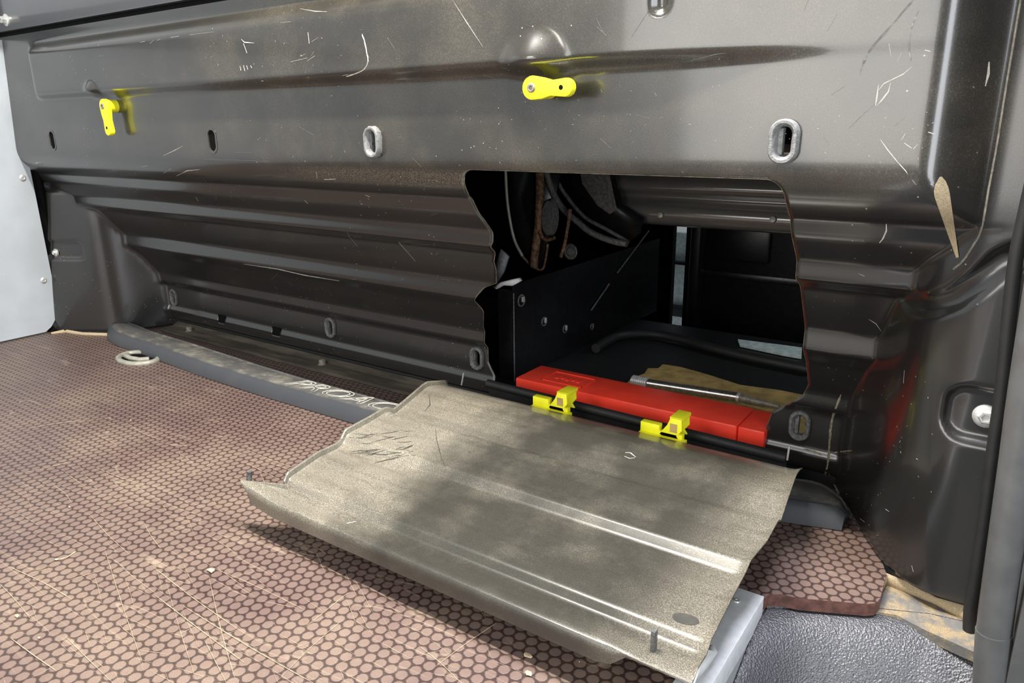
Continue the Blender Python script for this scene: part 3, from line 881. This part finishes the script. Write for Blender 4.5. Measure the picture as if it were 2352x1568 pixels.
_ls, _lx = side_of([(1004, 874), (980, 876), (950, 900), (921, 924), (905, 936), (880, 936), (835, 962), (786, 995), (773, 1014), (758, 1027), (735, 1033), (700, 1056), (663, 1080), (650, 1103), (640, 1114)], .0075)
_ls = np.append(_ls[_ls < .318], [.3205, .3260, .3330, .3400, .3430, .3460, .3475]); _lx = np.append(_lx[:len(_ls) - 7], [-.622, -.632, -.655, -.670, -.672, -.668, -.648])
_rs, _rx = side_of([(1838, 1078), (1824, 1105), (1790, 1195), (1758, 1250), (1710, 1320), (1660, 1420), (1600, 1540)], .003)
lefts = lambda s: np.interp(s, _ls, _lx)
rights = lambda s: np.interp(s, _rs, _rx)
V, F = [], []
ncol = 46
for s, nn in PAN:
    xl, xr = lefts(s), rights(s); yy, z = pan_pt(s, nn)
    fl_ = s > FE
    row = [(xl - .0004, .0074), (xl + .0012, .0078), (xl + .0026, .0066), (xl + .0036, .0012), (xl + .0060, 0)] + [(x, 0) for x in np.linspace(xl + .02, xr - .012, ncol - 9)] + [(xr - .007, .0006), (xr - .003, .0022), (xr, .0042), (xr + .0004, .0040)]
    for x, dz in row:
        tabk = float(sst(np.array(s), .318, .324))
        zz = z + (dz * (1 - tabk) if x < -.3 else (dz if not fl_ else dz * .5)) + tabk * max(0, -.615 - x) * .16
        yyy = yy
        if fl_ and x > -.215:       # the folded front flange stops short of the right corner
            k = min(1, (x + .215) / .012); base = pan_pt(FE, -.0203); zz = zz * (1 - k) + (base[1] + (nn + .0203) * .14) * k
        V.append(np.array((x, yyy, zz)) - O)
m = len(V) // len(PAN)
F = [(i * m + j, (i + 1) * m + j, (i + 1) * m + j + 1, i * m + j + 1) for i in range(len(PAN) - 1) for j in range(m - 1)]
pb = mesh_obj('panel_sheet', V, [f[::-1] for f in F] if False else F, M_PANEL, pn, angle=30)
sd = pb.modifiers.new('thickness', 'SOLIDIFY'); sd.thickness = .0018; sd.offset = -1
wn = pb.modifiers.new('normals', 'WEIGHTED_NORMAL'); wn.keep_sharp = True


def P_(u, v, z): return at(u, v, 2, z) - O


p = P_(572, 1108, .053); tube('locating_pin', [p + np.array((0, 0, -.004)), p, p + np.array((.002, .001, .014))], [.0036, .0030, .0030], M_DARKP, pn, 8)
p = P_(1500, 1492, .049); box('locating_pin', (-.0014, -.003, -.004), (.0020, .003, .018), M_DARKP, pn, .0006, Matrix.Translation(p.tolist()))
# rubbed clean spot and chip marks


def pan_surf(u, v, lift=0.0):
    d = ray(u, v); ts = np.linspace(.35, 1.3, 4000); P = CAM + ts[:, None] * d
    ss = HY - P[:, 1]; a, b = zip(*PAN); zz = .0595 + np.interp(ss, a, b) + .028 * ss
    i = np.argmax(P[:, 2] < zz); p = P[i].copy(); p[2] += lift + .0004; return p - O


def sliver_local(lines, mat, name, label):
    V, F = [], []
    for pts, wd in lines:
        P = [pan_surf(u, v) for u, v in pts]
        for i, p in enumerate(P):
            a = P[max(i - 1, 0)]; b = P[min(i + 1, len(P) - 1)]; t = b - a; s = np.cross(t, (0, 0, 1.)); s /= np.linalg.norm(s) + 1e-9
            k = wd * (.5 if 0 < i < len(P) - 1 else .2); V += [p - s * k, p + s * k]
            if i: n = len(V); F.append((n - 4, n - 3, n - 1, n - 2))
    tag(mesh_obj(name, V, F, mat, pn), label, kind='stuff')


el_ = [pan_surf(1575 + 31 * math.cos(a) + 3 * math.sin(a), 1422 + 13 * math.sin(a) + 5 * math.cos(a)) for a in np.linspace(0, 2 * PI, 24)[:-1]]
M_CLEAN = simple('wiped_paint', (.05, .048, .04), .4)
bm = bmesh.new(); bm.faces.new([bm.verts.new(p) for p in el_]); tag(bm_obj('thumb_mark', bm, M_CLEAN, pn), 'dark oval thumb mark in the dust')
sliver_local([([(1436, 1040), (1448, 1040), (1460, 1050)], .002), ([(1434, 1048), (1446, 1053), (1458, 1052)], .0015), ([(796, 1202), (818, 1198)], .003), ([(1330, 1520), (1331, 1521)], .001)], M_CHIP, 'chip_mark', 'pale chips on the panel')
dk = []
for _ in range(26):
    u0 = random.uniform(850, 960); v0 = random.uniform(985, 1050); a = random.uniform(2.4, 3.3); ln = random.uniform(20, 70)
    dk.append(([(u0, v0), (u0 + ln * .5 * math.cos(a), v0 + ln * .3 * math.sin(a) + random.uniform(-3, 3)), (u0 + ln * math.cos(a), v0 + ln * .5 * math.sin(a))], random.uniform(.0006, .0016)))
dk += [([(1000, 985), (1003, 1010), (1015, 1055), (1022, 1070)], .0008), ([(985, 905), (988, 930), (975, 945)], .0012)]
sliver_local(dk, M_CLEAN, 'finger_streak', 'dark finger streaks wiped through the dust')
# torn white tape under the near right corner
tp_ = [at(u, v, 2, .012) for u, v in ((1558, 1540), (1580, 1548), (1604, 1530), (1612, 1505), (1625, 1490), (1636, 1500), (1628, 1530), (1615, 1552), (1592, 1566), (1566, 1558))]
bm = bmesh.new(); bm.faces.new([bm.verts.new(p + np.array((0, 0, .004 * math.sin(i * 2.1)))) for i, p in enumerate(tp_)])
bmesh.ops.triangulate(bm, faces=bm.faces[:])
tpo = bm_obj('tape_scrap', bm, M_WHITE); sd = tpo.modifiers.new('t', 'SOLIDIFY'); sd.thickness = .008; sd.offset = 1
tag(tpo, 'torn scrap of white tape under the near corner of the hatch panel', 'tape')

# ------------------------------------------------------------------ hinge rod, clips
RODY, RODZ = .150, .052


def rod_pt(u, v): return at(u, v, 1, RODY)


ra, rb = at(1120, 880, 1, RODY), at(1806, 1052, 1, RODY)
hr = tube('hinge_rod', [ra, ra * .5 + rb * .5, rb], .0062, M_RUBBER, None, 12)
tag(hr, 'black hinge rod running along the foot of the hatch opening', 'rod')
dn = [np.array((0, .002, -.003)), np.array((0, .004, -.036))]
bq = [ra + dn[0], rb + dn[0], rb + dn[1], ra + dn[1]]; bq += [q + np.array((0, .003, 0)) for q in bq]
mesh_obj('hinge_bracket', bq, [(0, 1, 2, 3), (7, 6, 5, 4), (0, 4, 5, 1), (1, 5, 6, 2), (2, 6, 7, 3), (3, 7, 4, 0)], M_CAB, hr)
for i, (u, v) in enumerate(((1268, 940), (1524, 995))):
    base = at(u, v, 1, HY + .012); L = Vector((base[0], base[1], 0))
    ct = thing('hinge_clip', L, ['yellow plastic hinge clip nearer the left end of the red case', 'yellow plastic hinge clip near the middle of the red case'][i], 'clip', 'yellow hinge clips on the panel edge')
    zt = .062
    bm = bmesh.new()
    add_box(bm, (-.031, -.020, zt - .004), (.029, .004, zt + .001), .001)          # long foot on the panel edge
    add_box(bm, (-.031, .0, zt - .001), (-.006, .010, zt + .013), .001)            # left block
    add_box(bm, (-.008, .0, zt - .001), (.024, .008, zt + .006), .001)
    bm_obj('clip_foot', bm, M_YEL, ct)
    zr = rod_pt(u + 18, v + 5)[2]
    arm = [(-.006, zt + .002), (.004, zt + .016), (.008, zt + .026), (.022, zt + .026), (.023, zt + .012), (.017, zt + .004), (.021, zt - .001), (.0, zt - .001)]
    for dy in (0.004, .026):
        plate('clip_arm', arm, .004, M_YEL, frame((0, dy, 0), (1, 0, 0), (0, 0, 1), (0, -1, 0)), ct, .0006)
    bm = bmesh.new(); add_box(bm, (.006, .002, zt + .022), (.0225, .030, zt + .0265), .001); bm_obj('clip_hook', bm, M_YEL, ct)
    box('clip_recess', (.008, -.0005, zt + .008), (.017, .0003, zt + .019), M_CARD, ct, 0)
# bright split pins at both ends of the hinge line
for u, v0, v1, lab in ((1063, 856, 884, 'thin bright pin at the left end of the hinge line'), (1811, 1024, 1056, 'thin bright pin at the right end of the hinge line')):
    a, b = at(u + 2, v0, 1, .125), at(u - 3, v1, 1, .125)
    tag(tube('split_pin', [a, b], .0012, M_ZINC, None, 8), lab, 'pin')

# ------------------------------------------------------------------ yellow quarter-turn latches


def latch(u, v, ang, label, off):
    p = at(u, v, 1, off); base = np.array((p[0], dep(p[0], p[2]), p[2]))
    t = thing('turn_latch', base.tolist(), label, 'latch', 'yellow turn latches')
    M = frame((0, -abs(base[1] - p[1]), 0), (math.cos(ang), 0, math.sin(ang)), (-math.sin(ang), 0, math.cos(ang)), (0, -1, 0))
    L = .040
    o = []
    for a in np.linspace(.5 * PI, 1.5 * PI, 12): o.append((.0115 * math.cos(a), .0115 * math.sin(a)))
    o += [(.012, -.0105), (.022, -.0078)] + [(L + .0085 * math.cos(a) - .002, .0088 * math.sin(a)) for a in np.linspace(-.48 * PI, .48 * PI, 9)] + [(.022, .0068), (.012, .0095)]
    plate('handle', o, .009, M_YEL, M @ Matrix.Translation((0, 0, -.004)), t, .0018)
    lathe('shaft', [(.0001, -.045), (.0100, -.045), (.0100, .0), (.0001, .0)], M_YEL, M, t, 18)
    lathe('screw', [(.0001, .004), (.0045, .004), (.0045, .0062), (.0036, .0068), (.0022, .0068), (.0020, .0052), (.0001, .0052)], M_BOLT, M, t, 14)
    lathe('dimple', [(.0001, .0049), (.0024, .0051), (.0001, .0053)], M_HOLE, M @ Matrix.Translation((L - .006, 0, 0)), t, 12)
    return t


latch(1227, 202, -.02, 'yellow turn latch lying level above the hatch opening', -.029)
latch(243, 244, -1.52, 'yellow turn latch hanging down at the left end of the bulkhead', -.017)

# ------------------------------------------------------------------ the cab behind the hatch
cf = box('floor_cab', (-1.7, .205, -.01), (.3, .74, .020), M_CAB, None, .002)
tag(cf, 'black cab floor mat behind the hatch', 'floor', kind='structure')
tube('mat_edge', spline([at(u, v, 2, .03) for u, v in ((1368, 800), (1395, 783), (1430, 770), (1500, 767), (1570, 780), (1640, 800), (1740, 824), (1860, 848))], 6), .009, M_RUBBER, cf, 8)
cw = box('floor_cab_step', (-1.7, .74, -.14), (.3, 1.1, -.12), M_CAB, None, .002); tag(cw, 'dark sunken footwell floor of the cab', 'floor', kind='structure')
box('riser', (-1.7, .735, -.13), (.3, .745, .019), M_CAB, cf, 0)
# red case
X = lambda u, v, z: at(u, v, 2, z)
rc = thing('red_case', (-.417, .224, .02), 'long red plastic tool case lying in the hatch opening', 'case')
bm = bmesh.new(); add_box(bm, (-.187, -.036, .0), (.152, .036, .0415), .0032); bm_obj('case_body', bm, M_RED, rc)
bm = bmesh.new(); add_box(bm, (.153, -.0355, .0004), (.187, .0355, .0412), .003); bm_obj('end_cap', bm, M_RED, rc)
bm = bmesh.new()
for lo, hi in (((-.150, -.022, .0413), (-.080, -.0205, .0423)), ((-.150, .0195, .0413), (-.080, .021, .0423)), ((-.150, -.022, .0413), (-.1485, .021, .0423)), ((-.0815, -.022, .0413), (-.080, .021, .0423))): add_box(bm, lo, hi)
for k in range(5): add_box(bm, (-.136 + k * .009, -.006 + .002 * (k % 2), .0413), (-.130 + k * .009, .008 - .002 * (k % 3), .0422), .0003)
bm_obj('embossed_panel', bm, M_RED, rc)
# cardboard
cp = [at(u, v, 2, .024)[:2] for u, v in ((1442, 878), (1452, 868), (1480, 858), (1488, 846), (1512, 846), (1522, 837), (1560, 842), (1625, 860), (1700, 884), (1790, 896), (1850, 908))]
cp += [np.array((-.19, .30)), np.array((-.22, .268)), np.array((-.50, .268))]
cb = plate('cardboard_sheet', [tuple(p) for p in cp], .004, M_CARD, Matrix.Translation((0, 0, .0205))); tag(cb, 'torn brown cardboard sheet on the cab floor behind the red case', 'cardboard')
# steel bar
sb0, sb1, sb2, sb3 = at(1452, 873, 2, .034), at(1488, 880, 2, .034), at(1694, 912, 2, .034), at(1790, 934, 2, .034)
br = thing('steel_bar', tuple(sb0), 'threaded steel bar lying on the cardboard', 'bar'); o_ = np.array(sb0)
tube('shaft', [sb1 - o_, sb2 - o_], .0072, M_STEEL, br, 14)
th = []; rd = []
for k in range(33):
    th.append((sb0 * (1 - k / 32) + sb1 * (k / 32)) - o_); rd.append(.0092 if (k // 2) % 2 else .0078)
tube('thread', th, rd, M_ZINC, br, 14)
tube('collar', [sb2 - o_, sb2 * .93 + sb3 * .07 - o_], .0076, M_ZINC, br, 14)
tube('tip', [sb2 * .93 + sb3 * .07 - o_, sb2 * .5 + sb3 * .5 - o_, sb3 - o_], [.006, .0055, .003], M_BOLT, br, 12)
# seat pedestal
pd = thing('seat_pedestal', (-.675, .28, .02), 'black pressed seat pedestal with holes left inside the hatch', 'pedestal')
o_ = np.array((-.675, .28, .02))
bm = bmesh.new(); add_box(bm, (-.018, -.012, 0), (.013, .001, .152), .0015); add_box(bm, (.010, -.012, 0), (.0132, .55, .163), .001); bm_obj('side_plate', bm, M_BLACK, pd)
tube('edge_bead', [(.0135, -.012, .150), (.0135, -.012, 0.0)], .0011, M_DARKP, pd, 6)
for u, v, r in ((1198, 690, .010), (1250, 738, .008), (1298, 755, .0075), (1360, 750, .006)):
    p = at(u, v, 0, -.6615) - o_
    ho = lathe('hole', [(r * 1.1, -.001), (r, .0008), (r * .8, .0004), (r * .75, -.006), (.0001, -.006)], M_DARKP, frame(p, (0, 1, 0), (0, 0, 1), (1, 0, 0)), pd, 18)  # lips in lighter grey; crescent highlights of the holes put into the colour
    box('nut', (-.0012, r * .1, -.003), (.0025, r * .62, .006), M_ZINC if r > .007 else M_DARKP, ho, .0005, Matrix.Translation(p.tolist()))
for a, b in (((1490, 530), (1418, 626)), ((1399, 652), (1358, 712))):
    tube('stiffening_rod', [at(*a, 0, -.658) - o_, at(*b, 0, -.658) - o_], .0017, M_DARKP, pd, 8)
# pale torn clip on top of the pedestal
tc = [at(u, v, 1, .268) for u, v in ((1142, 656), (1160, 645), (1180, 640), (1196, 637), (1200, 644), (1186, 653), (1165, 652), (1150, 661))]
bm = bmesh.new(); bm.faces.new([bm.verts.new(p) for p in tc]); wc = bm_obj('foam_scrap', bm, M_WHITE); s_ = wc.modifiers.new('t', 'SOLIDIFY'); s_.thickness = .012
tag(wc, 'crumpled white scrap on top of the black seat pedestal', 'scrap')
gq = [at(u, v, 1, .30) for u, v in ((1150, 572), (1166, 590), (1155, 625), (1140, 652), (1132, 640), (1140, 605))]
bm = bmesh.new(); bm.faces.new([bm.verts.new(p) for p in gq]); wc = bm_obj('padding_flap', bm, M_GREYP); s_ = wc.modifiers.new('t', 'SOLIDIFY'); s_.thickness = .006
tag(wc, 'grey padding flap behind the cut left edge of the hatch', 'padding')
# seat frame above the pedestal: bracket, belt rail, rusty post, pan edges
sf = thing('seat_mount', (-.70, .42, .35), 'dirty black seat mount with a rusty weld hanging inside the hatch', 'seat mount'); o_ = np.array((-.70, .42, .35))
S_ = lambda u, v, y=.40: at(u, v, 1, y) - o_
pl = [S_(u, v) for u, v in ((1158, 330), (1163, 420), (1172, 500), (1180, 545), (1198, 585), (1222, 612), (1244, 617), (1252, 590), (1262, 520), (1300, 330))]
bm = bmesh.new(); bm.faces.new([bm.verts.new(p) for p in pl]); q = bm_obj('bracket_plate', bm, M_BLACK, sf); q.modifiers.new('t', 'SOLIDIFY').thickness = .004
tube('bright_edge', spline([S_(u, v, .398) for u, v in ((1156, 330), (1161, 390), (1165, 460), (1174, 520), (1184, 557), (1200, 588))], 5), .0028, M_RING, sf, 8)
tube('worn_edge', spline([S_(u, v, .398) for u, v in ((1200, 588), (1214, 604), (1228, 615), (1246, 618), (1254, 590), (1258, 560))], 5), .0022, M_RUST, sf, 8)
tube('rusty_post', spline([S_(u, v, .392) for u, v in ((1240, 330), (1240, 395), (1240, 450), (1236, 520), (1230, 570), (1226, 612))], 5), .0072, M_RUST, sf, 10)
lathe('oval_boss', [(.0001, -.006), (.019, -.006), (.017, .004), (.0001, .005)], M_DARKP, frame(S_(1262, 500, .392), (1, 0, -.1), (.1, 0, 1.6), (0, -1, 0)) @ Matrix.Diagonal((.8, 1.7, 1, 1)), sf, 24)
tube('rust_run', spline([S_(u, v, .386) for u, v in ((1240, 530), (1246, 545), (1256, 551), (1274, 546))], 5), .003, M_RUST, sf, 8)
lathe('washer_bolt', [(.0001, -.006), (.0135, -.006), (.0135, .0), (.011, .002), (.009, .0), (.0065, .004), (.0001, .005)], M_DARKP, frame(S_(1310, 578, .40), (1, 0, 0), (0, 0, 1), (.5, -1, 0)), sf, 24)
tube('brake_cable', spline([S_(u, v, .38) for u, v in ((1310, 480), (1304, 520), (1297, 560), (1288, 590))], 5), .003, M_RUST, sf, 8)
for k, (pts, r, mt) in enumerate((
        (((1245, 330), (1262, 420), (1290, 475), (1330, 512), (1360, 535), (1405, 553), (1440, 560)), .0055, M_DARKP),
        (((1258, 330), (1278, 410), (1310, 462), (1345, 500), (1385, 522), (1420, 542), (1444, 556)), .0035, M_DARKP),
        (((1300, 330), (1318, 400), (1345, 445), (1380, 478), (1405, 497)), .003, M_BOLT))):
    tube('pan_edge', spline([S_(u, v, .40 + .02 * k) for u, v in pts], 5), r, mt, sf, 8)
pp = [S_(u, v, .425) for u, v in ((1255, 330), (1275, 405), (1310, 462), (1345, 502), (1390, 526), (1440, 556), (1470, 535), (1478, 500), (1430, 470), (1408, 400), (1408, 330))]
bm = bmesh.new(); bm.faces.new([bm.verts.new(p) for p in pp]); q = bm_obj('seat_pan', bm, M_BLACK, sf); q.modifiers.new('t', 'SOLIDIFY').thickness = .004
pp = [S_(u, v, .43) for u, v in ((1330, 330), (1345, 420), (1380, 470), (1408, 490), (1425, 480), (1408, 400), (1405, 330))]
bm = bmesh.new(); bm.faces.new([bm.verts.new(p) for p in pp]); q = bm_obj('pan_swage', bm, M_DARKP, sf)
q.location.y -= .012
# ribbed beam under the seat
be = thing('seat_beam', (-.42, .46, .26), 'glossy black ribbed beam across the top of the hatch opening', 'beam'); o_ = np.array((-.42, .46, .26))
bp = [(.40, .0), (.386, -.012), (.372, -.004), (.362, .004), (.350, .008), (.345, .002), (.338, -.006), (.330, -.009), (.322, -.006), (.317, .003), (.311, .006), (.306, .001), (.301, -.008), (.294, -.014), (.284, -.014), (.274, -.008), (.268, .002), (.2645, .016), (.266, .03)]
V = [np.array((x, .45 + y, z)) - o_ for x in (-.585, -.27) for z, y in bp]; m = len(bp)
bo = mesh_obj('beam_sheet', V, [(i, i + m, i + m + 1, i + 1) for i in range(m - 1)], M_BEAM, be, smooth=True)
s_ = bo.modifiers.new('sub', 'SUBSURF'); s_.levels = 2; s_.render_levels = 2
for u, v in ((1517, 494), (1775, 504)):
    p = at(u, v, 1, .434) - o_; lathe('rivet', [(.0001, -.003), (.0052, -.003), (.0045, .0015), (.0001, .0028)], M_RING, frame(p, (1, 0, 0), (0, .2, 1), (0, -1, .2)), be, 14)
# far door, post, light gap, sill plate
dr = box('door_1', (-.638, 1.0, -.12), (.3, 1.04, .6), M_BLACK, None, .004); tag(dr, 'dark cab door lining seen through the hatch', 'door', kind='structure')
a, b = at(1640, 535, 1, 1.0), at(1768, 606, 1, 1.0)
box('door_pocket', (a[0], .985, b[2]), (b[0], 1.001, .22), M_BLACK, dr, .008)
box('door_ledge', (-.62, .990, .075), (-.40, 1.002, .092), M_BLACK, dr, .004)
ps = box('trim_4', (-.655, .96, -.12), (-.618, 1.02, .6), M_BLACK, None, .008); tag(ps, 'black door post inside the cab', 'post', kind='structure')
tube('post_bead', [(-.640, .958, -.12), (-.640, .958, .4)], .004, M_BLACK, ps, 8)
sp_ = [at(u, v, 2, .026) for u, v in ((1695, 778), (1842, 797), (1841, 819), (1800, 812), (1700, 791))]
sp_ = plate('sill_plate', [tuple(p[:2]) for p in sp_], .004, M_PALE, Matrix.Translation((0, 0, .0215))); tag(sp_, 'pale metal sill plate on the cab floor by the far door', 'sill plate')
# dark cab shell; a slot beside the door post lets the daylight in
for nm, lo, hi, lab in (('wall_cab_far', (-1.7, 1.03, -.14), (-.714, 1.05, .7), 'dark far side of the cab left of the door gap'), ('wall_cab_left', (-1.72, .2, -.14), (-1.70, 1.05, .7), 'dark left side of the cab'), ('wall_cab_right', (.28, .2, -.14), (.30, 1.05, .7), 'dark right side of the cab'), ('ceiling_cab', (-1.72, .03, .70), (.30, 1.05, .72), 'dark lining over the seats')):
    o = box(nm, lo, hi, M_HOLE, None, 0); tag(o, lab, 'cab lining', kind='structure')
gp = box('daylight_panel_1', (-1.3, 1.50, -.6), (-.6, 1.52, .095), M_PALE, None, .002); tag(gp, 'pale panel standing in for daylight in the door gap', 'daylight panel', kind='structure')  # pale panel added beyond the gap to supply its daylight
box('window_frame', (-1.3, 1.47, -.165), (-.6, 1.51, -.135), M_BLACK, gp, .001)
box('window_frame', (-1.3, 1.47, .0), (-.6, 1.51, .008), M_BLACK, gp, .001)
